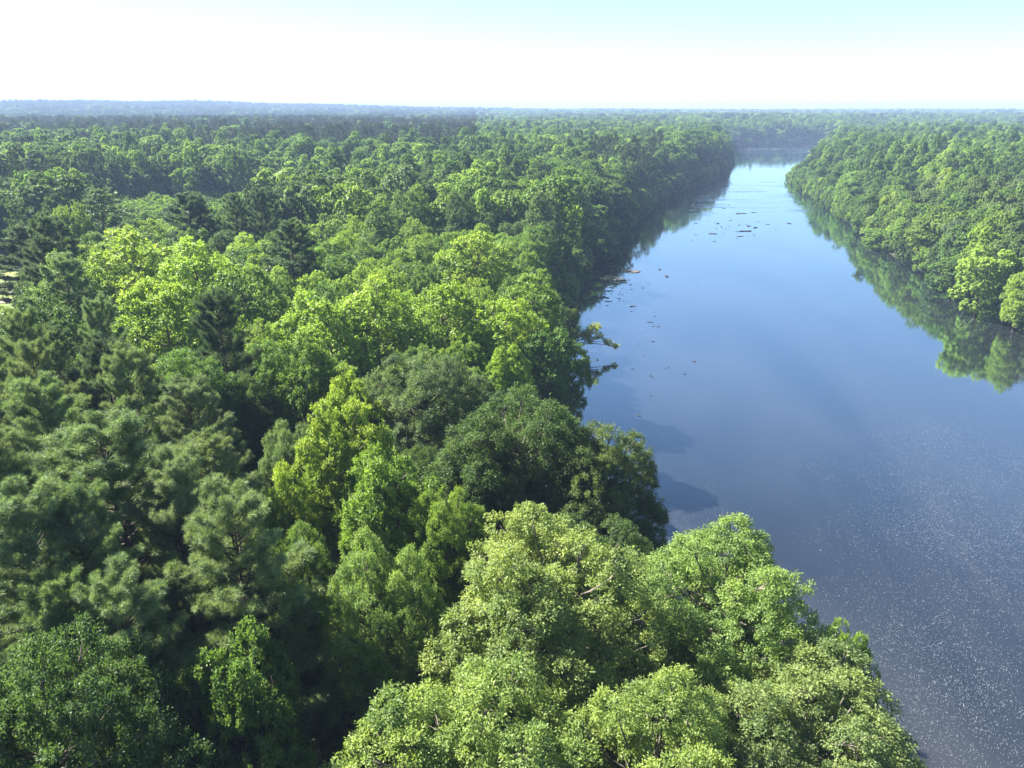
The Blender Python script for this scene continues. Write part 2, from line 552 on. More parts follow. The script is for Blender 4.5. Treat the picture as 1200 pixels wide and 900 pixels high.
def broadleaf(seed, H, R, kind, n_lobes, tufts, leaves, leaf_l, leaf_w, tuft_r, base=0.22, lobe=0.30, droop=0.3, up=0.5, scatter=0.5):
    """-> (trunk mesh, crown mesh). Lobes of leaf tufts sit at the ends of limbs through the crown's volume"""
    rs = np.random.RandomState(seed)
    z0 = H * base
    hc = H - z0
    ph = rs.uniform(0, 6.28, 6)

    def irr(th, t):
        return 1 + 0.16 * np.sin(2 * th + ph[0] + 2 * t) + 0.12 * np.sin(3 * th + ph[1] - 3 * t) + 0.10 * np.sin(5 * th + ph[2] + 6 * t)
    pts, rad = [], []
    for k in range(n_lobes):
        best, bd = None, -1
        for c in range(14):
            t = rs.uniform(0.02, 0.97) if kind != 'cone' else rs.beta(1.1, 1.5) * 0.96 + 0.02
            th = rs.uniform(0, 6.28)
            q = rs.uniform(0.74, 0.92) if rs.rand() < 0.86 else rs.uniform(0.25, 0.7)
            rr = R * profile(kind, np.array(t)) * irr(th, t) * q
            cnd = np.array([rr * math.cos(th), rr * math.sin(th), z0 + t * hc * (0.93 + 0.07 * math.sin(ph[3] + 3 * th))])
            d = min([np.linalg.norm(cnd - p_) / r_ for p_, r_ in zip(pts, rad)] or [9])
            if d > bd:
                best, bd = cnd, d
        pts.append(best)
        rad.append(R * lobe * rs.uniform(0.65, 1.25))
    P, LR = np.array(pts), np.array(rad)
    ctr = np.array([0, 0, z0 + 0.42 * hc])
    od = norm((P - ctr) / np.array([R, R, hc * 0.55]))
    # tufts
    k = tufts * 3
    d = norm(rs.normal(size=(n_lobes, k, 3)))
    sc = (d * (od[:, None] * 0.75 + np.array([0, 0, up]))).sum(-1) + rs.uniform(-0.35, 0.35, (n_lobes, k))
    pick = np.argsort(-sc, axis=1)[:, :int(tufts * 1.9)]
    sel = np.stack([rs.permutation(pick.shape[1])[:tufts] for _ in range(n_lobes)])
    pick = np.take_along_axis(pick, sel, 1)
    d = np.take_along_axis(d, pick[..., None], 1)
    flat = np.array([1.0, 1.0, 0.85])
    T = P[:, None] + d * (LR[:, None, None] * rs.uniform(0.8, 1.06, (n_lobes, tufts, 1))) * flat
    T = T + rs.normal(size=T.shape) * tuft_r * 0.25
    T, d = T.reshape(-1, 3), d.reshape(-1, 3)
    T[:, 2] = np.maximum(T[:, 2], 0.6)
    nt = len(T)
    tuft_t = rs.uniform(-0.12, 0.12, nt) + np.repeat(rs.uniform(-0.2, 0.2, n_lobes), tufts)
    # leaves
    o = norm(rs.normal(size=(nt, leaves, 3)))
    o = o + 0.55 * d[:, None]
    C = T[:, None] + o * tuft_r * rs.uniform(0.45, 1.1, (nt, leaves, 1))
    D = o + 0.5 * rs.normal(size=o.shape) + np.array([0, 0, -droop])
    Nn = d[:, None] * 0.9 + np.array([0, 0, 0.6]) + scatter * rs.normal(size=o.shape)
    tint = np.clip(0.5 + np.repeat(tuft_t, leaves) + rs.normal(size=nt * leaves) * 0.16, 0, 1)
    v, f, tt = leaves_mesh(rs, C.reshape(-1, 3), D.reshape(-1, 3), Nn.reshape(-1, 3), leaf_l, leaf_w, tint)
    crown = mesh_np('crown', v, [f], [M_LEAF], tint=tt)
    # wood
    tb = Tubes()
    bend = rs.uniform(-0.6, 0.6, (2,))
    zt = np.array([0, 0.15, 0.35, 0.55, 0.75, 0.88]) * H
    tp = np.stack([bend[0] * np.sin(zt / H * 3), bend[1] * np.sin(zt / H * 2.4 + 0.3) - bend[1] * 0.29, zt - 0.3], 1)
    tr = np.array([1.25, 0.95, 0.8, 0.55, 0.3, 0.08]) * (0.016 * H)
    tb.add(tp, tr, 10)
    order = np.argsort(P[:, 2])
    for i in order:
        q = P[i]
        zs = max(z0 * 0.75, min(q[2] - 0.35 * np.hypot(q[0], q[1]) - 0.8, H * 0.8))
        s = np.array([np.interp(zs, tp[:, 2], tp[:, 0]), np.interp(zs, tp[:, 2], tp[:, 1]), zs])
        m1 = s * 0.45 + q * 0.55 + np.array([0, 0, -0.06 * np.linalg.norm(q - s)]) + rs.normal(size=3) * 0.12
        r0 = 0.04 + 0.010 * np.linalg.norm(q - s)
        tb.add(np.stack([s, s * 0.75 + m1 * 0.25 + rs.normal(size=3) * 0.05, m1, q * 0.8 + m1 * 0.2, q]), np.array([1.2, 1, 0.7, 0.45, 0.12]) * r0, 5)
        for _ in range(3 if leaves > 8 else 0):
            e = q + norm(rs.normal(size=3) + od[i] * 0.8) * LR[i] * 0.8
            tb.add(np.stack([m1 * 0.35 + q * 0.65, q * 0.5 + e * 0.5 + rs.normal(size=3) * 0.06, e]), np.array([0.5, 0.3, 0.06]) * r0, 4)
    return tb.build('trunk', M_BARK), crown


def pine(seed, H, R, n_br, sub, needles, nl, nw, base=0.42):
    rs = np.random.RandomState(seed)
    tb = Tubes()
    zt = np.linspace(0, 1, 9) * H
    bx, by = rs.uniform(-0.5, 0.5, 2)
    tp = np.stack([bx * np.sin(zt / H * 4), by * np.sin(zt / H * 3), zt - 0.3], 1)
    tb.add(tp, np.interp(zt / H, [0, 0.1, 1], [0.021 * H, 0.016 * H, 0.02]), 9)
    T, A = [], []
    for k in range(n_br):
        t = (k + rs.uniform(0, 1)) / n_br
        z = H * (base + (0.985 - base) * t)
        th = k * 2.4 + rs.uniform(-0.5, 0.5)
        ln = R * (1 - t) ** 0.40 * (0.55 + 0.45 * min(1, t / 0.25)) * rs.uniform(0.6, 1.15) + 0.5
        el = rs.uniform(-0.10, 0.25) + 0.75 * t ** 2
        s = np.array([np.interp(z, tp[:, 2], tp[:, 0]), np.interp(z, tp[:, 2], tp[:, 1]), z])
        dr = np.array([math.cos(th) * math.cos(el), math.sin(th) * math.cos(el), math.sin(el)])
        side = np.array([-math.sin(th), math.cos(th), 0])
        q = np.linspace(0, 1, 6)
        br = s + q[:, None] * ln * dr + np.outer(q ** 2, [0, 0, 0.16 * ln]) + np.outer(np.sin(q * 5 + k) * q * 0.12 * ln, side)
        r0 = 0.03 + 0.012 * ln
        tb.add(br, np.interp(q, [0, 1], [r0, 0.012]), 5)
        ns = max(4, int(sub * ln / R))
        for j in range(ns):
            f = rs.uniform(0.28, 1.0) ** 0.8
            b0 = np.array([np.interp(f, q, br[:, i]) for i in range(3)])
            sd = side * rs.choice([-1, 1]) * rs.uniform(0.3, 1.0) + dr * rs.uniform(0.4, 1) + np.array([0, 0, rs.uniform(0.05, 0.75)])
            sl = (0.45 + 0.22 * ln * (1.15 - f)) * rs.uniform(0.5, 1.3)
            e = b0 + norm(sd) * sl
            if needles > 8:
                tb.add(np.stack([b0, b0 * 0.5 + e * 0.5 + np.array([0, 0, -0.03]), e]), [r0 * 0.35, 0.016, 0.008], 4)
            m_ = 3 if needles > 8 else 2
            for g in range(m_):
                w = 1 - 0.33 * g
                T.append(b0 * (1 - w) + e * w + rs.normal(size=3) * 0.09)
                A.append(norm(sd + np.array([0, 0, 0.5]) + rs.normal(size=3) * 0.25))
    T, A = np.array(T), np.array(A)
    n = len(T)
    o = norm(rs.normal(size=(n, needles, 3)) + A[:, None] * 0.9)
    L_ = nl * rs.uniform(0.75, 1.2, (n, needles, 1))
    C = T[:, None] + o * L_ * 0.5
    Nn = rs.normal(size=o.shape) + np.array([0, 0, 0.9])
    tint = np.clip(0.5 + np.repeat(rs.uniform(-0.22, 0.22, n), needles) + rs.normal(size=n * needles) * 0.14, 0, 1)
    v, f, tt = leaves_mesh(rs, C.reshape(-1, 3), o.reshape(-1, 3), Nn.reshape(-1, 3), nl, nw, tint)
    crown = mesh_np('crown', v, [f], [M_NEEDLE], tint=tt)
    return tb.build('trunk', M_PINEBARK), crown


# prototypes: unit trees are built at a nominal height and radius and scaled a little when planted
HN, RN = 24.0, 6.5
PH, PR = 27.0, 4.8
PROTO = {}
for s in range(3):
    PROTO['oak', 'near', s] = broadleaf(11 + s, HN, RN, 'broad', 210, 28, 52, 0.165, 0.082, 0.33, lobe=0.155, droop=0.25, scatter=0.6)
    PROTO['lime', 'near', s] = broadleaf(31 + s, HN, RN, 'round', 150, 30, 32, 0.24, 0.14, 0.34, lobe=0.175, droop=0.05, up=0.9, scatter=0.55)
    PROTO['pine', 'near', s] = pine(51 + s, PH, PR, 105, 36, 38, 0.34, 0.023, base=0.28)
    PROTO['oak', 'mid', s] = broadleaf(61 + s, HN, RN, 'broad', 84, 32, 13, 0.40, 0.23, 0.42, lobe=0.25, scatter=0.4)
    PROTO['lime', 'mid', s] = broadleaf(71 + s, HN, RN, 'round', 84, 30, 13, 0.40, 0.25, 0.40, lobe=0.24, droop=0.05, up=0.9, scatter=0.4)
    PROTO['poplar', 'mid', s] = broadleaf(81 + s, HN + 3, RN * 0.82, 'cone', 64, 28, 12, 0.40, 0.24, 0.40, lobe=0.27, droop=0.05, up=0.9, scatter=0.4)
    PROTO['pine', 'mid', s] = pine(91 + s, PH, PR, 76, 26, 13, 0.5, 0.08, base=0.32)
    PROTO['bush', 'mid', s] = broadleaf(131 + s, 8.0, 4.0, 'round', 34, 26, 11, 0.36, 0.22, 0.36, base=0.02, lobe=0.30, droop=0.1, scatter=0.4)
    PROTO['bush', 'far', s] = broadleaf(141 + s, 8.0, 4.0, 'round', 20, 26, 8, 0.55, 0.40, 0.36, base=0.02, lobe=0.36, droop=0.1, scatter=0.25)
    PROTO['oak', 'far', s] = broadleaf(101 + s, HN, RN, 'broad', 30, 40, 9, 0.75, 0.50, 0.42, lobe=0.36, scatter=0.25)
    PROTO['poplar', 'far', s] = broadleaf(111 + s, HN + 3, RN * 0.82, 'cone', 30, 36, 8, 0.75, 0.50, 0.42, lobe=0.36, droop=0.05, up=0.9, scatter=0.3)
    PROTO['pine', 'far', s] = pine(121 + s, PH, PR, 50, 13, 5, 0.8, 0.24, base=0.3)
for s in range(3):
    PROTO['lime', 'far', s] = PROTO['oak', 'far', s]
    PROTO['poplar', 'near', s] = PROTO['lime', 'near', s]
    PROTO['bush', 'near', s] = PROTO['bush', 'mid', s]

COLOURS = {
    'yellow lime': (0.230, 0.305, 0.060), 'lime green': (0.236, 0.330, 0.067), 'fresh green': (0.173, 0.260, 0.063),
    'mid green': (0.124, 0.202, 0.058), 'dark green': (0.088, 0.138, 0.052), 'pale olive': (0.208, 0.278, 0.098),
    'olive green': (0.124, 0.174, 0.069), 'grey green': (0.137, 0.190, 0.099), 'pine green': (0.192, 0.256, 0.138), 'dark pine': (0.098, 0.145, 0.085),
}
TREES = []       # dicts: x y R H kind colour label
rng = random.Random(7)


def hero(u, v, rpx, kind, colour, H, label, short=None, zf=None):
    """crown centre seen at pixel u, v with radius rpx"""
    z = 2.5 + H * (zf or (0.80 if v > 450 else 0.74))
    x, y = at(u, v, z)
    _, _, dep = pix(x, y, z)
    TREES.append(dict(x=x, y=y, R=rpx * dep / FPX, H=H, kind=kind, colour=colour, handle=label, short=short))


# (pixel of the crown's centre, radius in pixels, kind, colour, height)
hero(640, 700, 150, 'oak', 'pale olive', 25, 'broad pale oak, the highest crown of the pale group at the bottom of the photo', 'the highest pale oak')
hero(845, 690, 125, 'oak', 'pale olive', 23, 'pale oak jutting over the river above the small lime sapling', 'the pale oak jutting over the river')
hero(955, 850, 150, 'oak', 'pale olive', 21, 'pale oak at the bottom of the photo where the forest meets the speckled water', 'the bottom-most riverside oak')
hero(560, 890, 160, 'oak', 'pale olive', 23, 'pale oak cut by the bottom edge below the highest pale oak', 'the pale oak cut by the bottom edge')
hero(760, 900, 140, 'oak', 'pale olive', 23, 'pale oak in the middle of the bottom edge group, left of the bottom-most riverside oak')
hero(994, 720, 40, 'lime', 'lime green', 18, 'small bright lime sapling poking out at the water between two pale oaks', 'the small lime sapling')
hero(445, 720, 75, 'oak', 'pale olive', 24, 'pale oak on the left flank of the highest pale oak, beside dark pines', 'the left-flank pale oak')
hero(500, 470, 75, 'oak', 'grey green', 25, 'grey-green oak at the upper left of the big dark riverside clump', 'the grey-green oak')
hero(610, 520, 100, 'oak', 'dark green', 25, 'largest dark oak in the middle of the dark riverside clump', 'the largest dark oak')
hero(705, 550, 78, 'oak', 'olive green', 23, 'olive oak on the water side of the dark riverside clump', 'the olive riverside oak')
hero(560, 570, 70, 'oak', 'dark green', 21, 'dark oak in front of the largest dark oak, in the shade')
hero(455, 600, 75, 'lime', 'fresh green', 24, 'fresh green rounded tree in front of the grey-green oak', 'the fresh green rounded tree')
hero(345, 615, 46, 'lime', 'yellow lime', 22, 'small yellow-lime tree in a dark gap beside the pines', 'the small yellow-lime tree')
hero(410, 495, 48, 'lime', 'lime green', 23, 'lime green tree touching the left side of the grey-green oak', 'the lime tree by the grey-green oak')
hero(345, 555, 45, 'oak', 'grey green', 21, 'low grey-green tree just behind the small yellow-lime tree', 'the low grey-green tree')
hero(280, 840, 92, 'lime', 'mid green', 23, 'leafy green tree standing out among pines at the bottom left', 'the leafy tree among the pines')
hero(140, 610, 120, 'pine', 'pine green', 28, 'broadest grey-green pine in the lower left pine stand', 'the broadest pine')
hero(285, 690, 105, 'pine', 'pine green', 27, 'wide pine at the right end of the lower left pine stand', 'the wide end pine')
hero(45, 700, 110, 'pine', 'pine green', 28, 'wide pine at the left edge in the lower left pine stand', 'the wide left-edge pine')
hero(165, 790, 100, 'pine', 'pine green', 25, 'wide pine left of the leafy tree at the bottom left', 'the wide bottom pine')
hero(60, 530, 75, 'pine', 'pine green', 27, 'pine behind the broadest pine, near the left edge', 'the pine behind the broadest pine')
hero(30, 850, 100, 'oak', 'dark green', 20, 'dark broadleaf tree in the bottom left corner', 'the dark corner tree')
hero(215, 640, 80, 'pine', 'pine green', 27, 'pine squeezed between the broadest pine and the wide end pine')
hero(105, 690, 80, 'pine', 'pine green', 27, 'pine between the broadest pine and the wide left-edge pine')
hero(90, 790, 80, 'pine', 'pine green', 25, 'pine between the wide bottom pine and the dark corner tree')
hero(8, 620, 80, 'pine', 'pine green', 28, 'pine cut by the left edge beside the broadest pine')
hero(350, 690, 60, 'oak', 'mid green', 20, 'green broadleaf tree between the wide end pine and the pale oaks')
hero(520, 640, 60, 'oak', 'fresh green', 22, 'fresh green tree between the dark riverside clump and the highest pale oak')
hero(135, 470, 55, 'pine', 'dark pine', 26, 'dark dense pine in front of the lime green grove', 'the dark dense pine')
hero(215, 480, 75, 'oak', 'mid green', 25, 'wide mid green tree below the lime green grove', 'the wide mid green tree')
hero(275, 500, 55, 'oak', 'dark green', 22, 'dark tree at the right of the wide mid green tree', 'the dark tree by the wide mid green one')
hero(58, 415, 46, 'oak', 'dark green', 25, 'dark broad tree near the left edge in front of the meadow', 'the dark tree before the meadow')
hero(165, 330, 55, 'lime', 'lime green', 27, 'bright crown at the upper left of the lime green grove', 'the upper left lime crown')
hero(235, 345, 58, 'lime', 'lime green', 27, 'bright crown in the middle of the lime green grove, the largest there', 'the middle lime crown')
hero(195, 395, 58, 'lime', 'lime green', 26, 'bright crown at the front of the lime green grove', 'the front lime crown')
hero(290, 370, 48, 'lime', 'fresh green', 25, 'fresh green crown at the right end of the lime green grove', 'the right-end grove crown')
hero(385, 400, 55, 'lime', 'lime green', 25, 'leftmost crown in the row of lime trees reaching towards the leaning tree', 'the leftmost lime of the row')
hero(440, 385, 48, 'lime', 'lime green', 25, 'second crown from the left in the row of lime trees')
hero(520, 385, 50, 'lime', 'lime green', 25, 'middle crown in the row of lime trees', 'the middle lime of the row')
hero(585, 390, 52, 'lime', 'lime green', 24, 'second crown from the river in the row of lime trees')
hero(625, 360, 42, 'lime', 'fresh green', 23, 'fresh green crown at the river end of the row of lime trees', 'the river end of the lime row')
hero(560, 315, 48, 'lime', 'lime green', 26, 'lime green crown standing behind the middle of the lime row', 'the lime behind the row')
hero(640, 420, 40, 'oak', 'mid green', 20, 'mid green tree at the water beside the leaning tree', 'the green tree beside the leaning one')
hero(445, 270, 33, 'poplar', 'mid green', 27, 'tall pointed tree rising from the forest far above the lime row', 'the tall pointed tree')
hero(345, 310, 42, 'pine', 'dark pine', 27, 'dark pine to the upper right of the lime green grove', 'the dark pine past the grove')
hero(40, 315, 45, 'pine', 'dark pine', 26, 'dark pine at the left edge behind the meadow', 'the dark pine behind the meadow')
hero(123, 262, 35, 'pine', 'dark pine', 27, 'left one of the two dark pines in front of the clearing', 'the left clearing pine')
hero(225, 268, 35, 'pine', 'dark pine', 27, 'right one of the two dark pines in front of the clearing', 'the right clearing pine')
hero(85, 360, 40, 'pine', 'pine green', 26, 'grey-green pine beside the upper left lime crown', 'the pine beside the grove')
hero(330, 225, 26, 'oak', 'fresh green', 25, 'fresh green crown standing out right of the clearing', 'the bright crown by the clearing')
hero(1155, 316, 26, 'lime', 'lime green', 19, 'tall lime green tree at the water near the right end of the right bank', 'the lime tree of the right bank', 0.5)
hero(1100, 268, 24, 'lime', 'fresh green', 18, 'fresh green tree behind the lime tree of the right bank', 'the fresh tree of the right bank', 0.6)
hero(1199, 338, 19, 'lime', 'yellow lime', 16, 'yellow-lime tree cut by the right edge at the water', 'the yellow-lime tree at the right edge', 0.5)
hero(1036, 264, 17, 'lime', 'fresh green', 9, 'fresh green tree bulging over the water halfway along the right bank', 'the bulging tree of the right bank')
hero(1125, 300, 25, 'oak', 'mid green', 12, 'mid green tree left of the lime tree of the right bank')

# the rest of the individual trees: scattered, nearest first, up to about 300 in all
N_IND = 465


def try_add(x, y, R, H, kind, colour, tight=0.74):
    for t in TREES:
        if abs(t['x'] - x) < 14 and abs(t['y'] - y) < 14 and math.hypot(t['x'] - x, t['y'] - y) < tight * (t['R'] + R):
            return False
    TREES.append(dict(x=x, y=y, R=R, H=H, kind=kind, colour=colour, handle=None, short=None))
    return True


def vnoise(x, y, s, seed):
    r_ = np.random.RandomState(seed)
    t = 0
    for k in range(4):
        a, p_ = r_.uniform(0, 6.28, 2)
        t += math.sin((x * math.cos(a) + y * math.sin(a)) / s * 6.28 + p_)
    return t / 4


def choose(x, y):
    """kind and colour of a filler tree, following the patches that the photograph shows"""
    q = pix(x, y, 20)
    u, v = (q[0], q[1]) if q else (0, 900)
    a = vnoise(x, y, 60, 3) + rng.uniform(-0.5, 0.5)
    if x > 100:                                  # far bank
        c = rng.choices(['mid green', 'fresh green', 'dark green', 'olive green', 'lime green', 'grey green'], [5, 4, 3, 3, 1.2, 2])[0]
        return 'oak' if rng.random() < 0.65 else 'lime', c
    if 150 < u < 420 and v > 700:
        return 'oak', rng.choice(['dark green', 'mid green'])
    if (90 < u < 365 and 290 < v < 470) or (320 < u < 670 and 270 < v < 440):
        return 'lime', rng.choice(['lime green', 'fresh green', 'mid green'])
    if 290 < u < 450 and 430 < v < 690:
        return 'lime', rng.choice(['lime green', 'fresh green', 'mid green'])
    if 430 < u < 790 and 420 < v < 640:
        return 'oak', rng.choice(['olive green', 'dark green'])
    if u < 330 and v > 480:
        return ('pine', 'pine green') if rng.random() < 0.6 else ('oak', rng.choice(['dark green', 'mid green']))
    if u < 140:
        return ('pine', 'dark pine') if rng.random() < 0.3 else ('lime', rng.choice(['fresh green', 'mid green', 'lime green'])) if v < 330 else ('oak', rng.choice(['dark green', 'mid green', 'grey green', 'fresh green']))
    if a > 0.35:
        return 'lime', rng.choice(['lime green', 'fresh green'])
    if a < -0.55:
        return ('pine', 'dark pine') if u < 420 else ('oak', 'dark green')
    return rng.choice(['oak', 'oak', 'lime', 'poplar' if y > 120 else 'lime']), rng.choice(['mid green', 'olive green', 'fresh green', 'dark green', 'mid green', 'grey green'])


cands = []
for _ in range(22000):
    y = rng.uniform(18, 340)
    x = rng.uniform(-0.80 * y - 12, 0.80 * y + 12)
    cands.append((math.hypot(x, y), x, y))
sdv = river_sd(np.array([c[1] for c in cands]), np.array([c[2] for c in cands]))
infield = inside(FIELD, [c[1] for c in cands], [c[2] for c in cands])
cands = [(d, x, y, s) for (d, x, y), s, f_ in zip(cands, sdv, infield) if s > 0.3 and not f_]
cands.sort(key=lambda c: c[0])
R_FAR = 330.0


def hides_meadow(x, y, R, H):
    q, b_ = pix(x, y, H + 2), pix(x, y, 2)
    return bool(q) and q[0] - R * FPX / q[2] < 14 and q[0] + R * FPX / q[2] > -20 and q[1] < 372 and b_[1] > 372


def consider(d, x, y, s, right):
    kind, colour = choose(x, y)
    H = rng.choice([rng.uniform(15, 21), rng.uniform(20, 26), rng.uniform(24, 29)])
    R = rng.uniform(3.8, 7.4) * (0.75 + 0.25 * H / 25)
    if s < (2.5 if right else 4.5):
        kind, H, R = 'bush', rng.uniform(5, 9) + (2 if right else 0), rng.uniform(2.4, 4.0) + (0.6 if right else 0)
        colour = rng.choice(['mid green', 'fresh green', 'olive green', 'dark green'])
    elif right:
        H = 15 + 7 * min(1, s / 20) + rng.uniform(-3, 3)
        R = rng.uniform(3.4, 5.6)
    elif s < 8:
        H = rng.uniform(19, 24)
    if kind == 'pine':
        H, R = rng.uniform(24, 29), rng.uniform(3.6, 5.0)
    elif kind != 'bush':
        R = max(R, H * 0.19)
    q = pix(x, y, H * 0.8)
    if q is None or q[0] < -30 or q[0] > 1230 or q[1] > 960:
        return
    if not right and kind not in ('pine', 'bush') and (90 < q[0] < 670 and 270 < q[1] < 470 or 430 < q[0] < 790 and 420 < q[1] < 660 or 150 < q[0] < 420 and q[1] > 700):
        H = min(H, 20)                  # keeps the named crowns of these patches on top
    if not right and kind != 'bush' and dist_poly([(16, 160), (-8, 171)], np.array([x]), np.array([y]), False)[0] < R + 1.5:
        return
    if hides_meadow(x, y, R, H):
        return
    try_add(x, y, R, H, kind, colour, 0.56 if right else 0.72)


N_RIGHT = len(TREES) + 120
for c in cands:
    if c[1] > 60 + 0.27 * c[2] and len(TREES) < N_RIGHT:
        consider(*c, True)
R_RIGHT = max(math.hypot(t['x'], t['y']) for t in TREES if t['handle'] is None)
for c in cands:
    if c[1] < 60 + 0.27 * c[2] and len(TREES) < N_IND:
        consider(*c, False)
R_IND = max(math.hypot(t['x'], t['y']) for t in TREES if t['handle'] is None and t['x'] < 60 + 0.27 * t['y'])
print('individual trees', len(TREES), 'out to', R_IND)

PLANT = {}
SEEN = {}


def plant(t):
    d = math.hypot(t['x'], t['y'])
    lod = 'near' if d < 95 else 'mid' if d < 215 else 'far'
    s = rng.randrange(3)
    if lod == 'far':
        SEEN[t['kind']] = s = (SEEN.get(t['kind'], -1) + 1) % 3
    if t['kind'] == 'poplar' and lod == 'near':
        lod = 'mid'
    trunk, crown = PROTO[t['kind'], lod, s]
    name = {'pine': 'pine_tree', 'oak': 'broadleaf_tree', 'lime': 'broadleaf_tree', 'bush': 'shrub', 'poplar': 'conical_tree'}[t['kind']]
    e = bpy.data.objects.new(name, None)
    e.empty_display_size = 0.5
    COL.objects.link(e)
    gz = float(ground_h(t['x'], t['y']))
    e.location = (t['x'], t['y'], gz)
    e.rotation_euler = (0, 0, rng.uniform(0, 6.28))
    h0, r0 = (PH, PR) if t['kind'] == 'pine' else (8.0, 4.0) if t['kind'] == 'bush' else (HN + 3, RN * 0.82) if t['kind'] == 'poplar' else (HN, RN)
    e.scale = (t['R'] / r0, t['R'] / r0 * rng.uniform(0.93, 1.07), t['H'] / h0)
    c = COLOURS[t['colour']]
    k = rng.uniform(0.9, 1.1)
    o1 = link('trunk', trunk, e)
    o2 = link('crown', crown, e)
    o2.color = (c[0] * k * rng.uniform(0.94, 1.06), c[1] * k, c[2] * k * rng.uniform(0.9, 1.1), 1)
    e['category'] = 'pine tree' if t['kind'] == 'pine' else 'shrub' if t['kind'] == 'bush' else 'tree'
    right = t['x'] > 60 + 0.27 * t['y']
    e['group'] = ('bushes along the water' if t['kind'] == 'bush' else 'trees of the right bank' if right else
                  'pines of the left bank forest' if t['kind'] == 'pine' else 'broadleaf trees of the left bank forest')
    e['label'] = t['label']
    PLANT[t['kind'], lod, s] = o2
    t['o'] = e




def prune_hidden():
    """leave out fillers that the picture shows nothing of: rays from the camera to each crown, past the other crowns"""
    C, A = [], []
    for t in TREES:
        g = float(ground_h(t['x'], t['y']))
        zc, ah = (0.5, 0.48) if t['kind'] == 'bush' else (0.64, 0.33) if t['kind'] == 'pine' else (0.6, 0.37)
        C.append((t['x'], t['y'], g + t['H'] * zc))
        k = 0.74 if t['kind'] == 'pine' else 0.88
        A.append((t['R'] * k, t['R'] * k, t['H'] * ah * 0.95))
    C, A = np.array(C), np.array(A)
    o = np.array([0, 0, CAM_H])
    rs = np.random.RandomState(3)
    d = norm(rs.normal(size=(90, 3)))
    keep = []
    for i, t in enumerate(TREES):
        if t['handle']:
            keep.append(t)
            continue
        P = C[i] + d * A[i] * 1.12
        P = P[P[:, 2] > 0.3]
        ray = P - o
        ln = np.linalg.norm(ray, axis=1)
        ray = ray / ln[:, None]
        oc = (o - C)[None] / A[None]
        rd = ray[:, None] / A[None]
        a2, b2, c2 = (rd ** 2).sum(-1), (rd * oc).sum(-1), (oc ** 2).sum(-1) - 1
        disc = b2 ** 2 - a2 * c2
        t0 = (-b2 - np.sqrt(np.maximum(disc, 0))) / a2
        hit = (disc > 0) & (t0 > 0) & (t0 < ln[:, None] - 0.5)
        hit[:, i] = hit[:, i] & (t0[:, i] < ln - 2.5)
        vis = ~hit.any(1)
        uv = [pix(*q) for q in P]
        vis &= np.array([0 <= q[0] <= 1200 and 0 <= q[1] <= 900 for q in uv])
        if vis.mean() > 0.035:
            keep.append(t)
    return keep


# the stand is planned with everything in it; what nobody could see is not built
ALL_TREES = TREES
TREES = prune_hidden()
print('in view', len(TREES), 'of', len(ALL_TREES))

FORM = {'oak': 'spreading tree', 'lime': 'rounded tree', 'poplar': 'pointed tree', 'pine': 'pine', 'bush': 'low bush'}
TONE = {'pine green': 'grey-green', 'dark pine': 'dark', 'yellow lime': 'yellow-lime', 'grey green': 'grey-green', 'olive green': 'olive', 'pale olive': 'pale olive'}


def write_labels():
    marks = []
    for t in TREES:
        g = float(ground_h(t['x'], t['y']))
        t['p'] = pix(t['x'], t['y'], g + t['H'] * (0.5 if t['kind'] == 'bush' else 0.76))
        if t['short']:
            marks.append((t['short'], t['p'][0], t['p'][1]))
        t['label'] = t['handle']
    marks += [('the leaning tree', 690, 398), ('the pale silt bars', 735, 322), ('the midstream rocks', 865, 268), ('the meadow', 5, 365)]
    claims = {}
    for t in TREES:
        if t['label']:
            continue
        t['desc'] = (('small ' if t['R'] < 3.7 else 'wide ' if t['R'] > 6.3 else '') if t['kind'] != 'bush' else '') + TONE.get(t['colour'], t['colour']) + ' ' + FORM[t['kind']]
        for nm, u, v in marks:
            du, dv = t['p'][0] - u, t['p'][1] - v
            d_ = math.hypot(du, dv)
            if d_ > 95:
                continue
            rel = ('right of' if du > 0 else 'left of') if abs(du) > abs(dv) else ('in front of' if dv > 0 else 'behind')
            claims.setdefault((t['desc'], rel, nm), []).append((d_, id(t), t))
    done = set()
    for key, c in sorted(claims.items(), key=lambda kv: min(kv[1])[0]):
        d_, _, t = min(c)[:3]
        if t['label'] is None:
            t['label'] = ('closest ' if len(c) > 1 else '') + f"{key[0]} {key[1]} {key[2]}"
        if len(t['label'].split()) > 16:
            t['label'] = None
    for t in TREES:
        if t['label'] is None:
            u_, v_ = t['p'][0] / 12, t['p'][1] / 9
            bank = ' on the right bank,' if t['x'] > 60 + 0.27 * t['y'] else ' on the left bank,' if t['kind'] == 'bush' else ','
            t['label'] = f"{t['desc']}{bank} {u_:.0f}% across and {v_:.0f}% down the photo"
            if t['label'] in done:
                t['label'] = f"{t['desc']}{bank} {u_:.1f}% across and {v_:.1f}% down the photo"
            done.add(t['label'])


write_labels()
for t in TREES:
    plant(t)

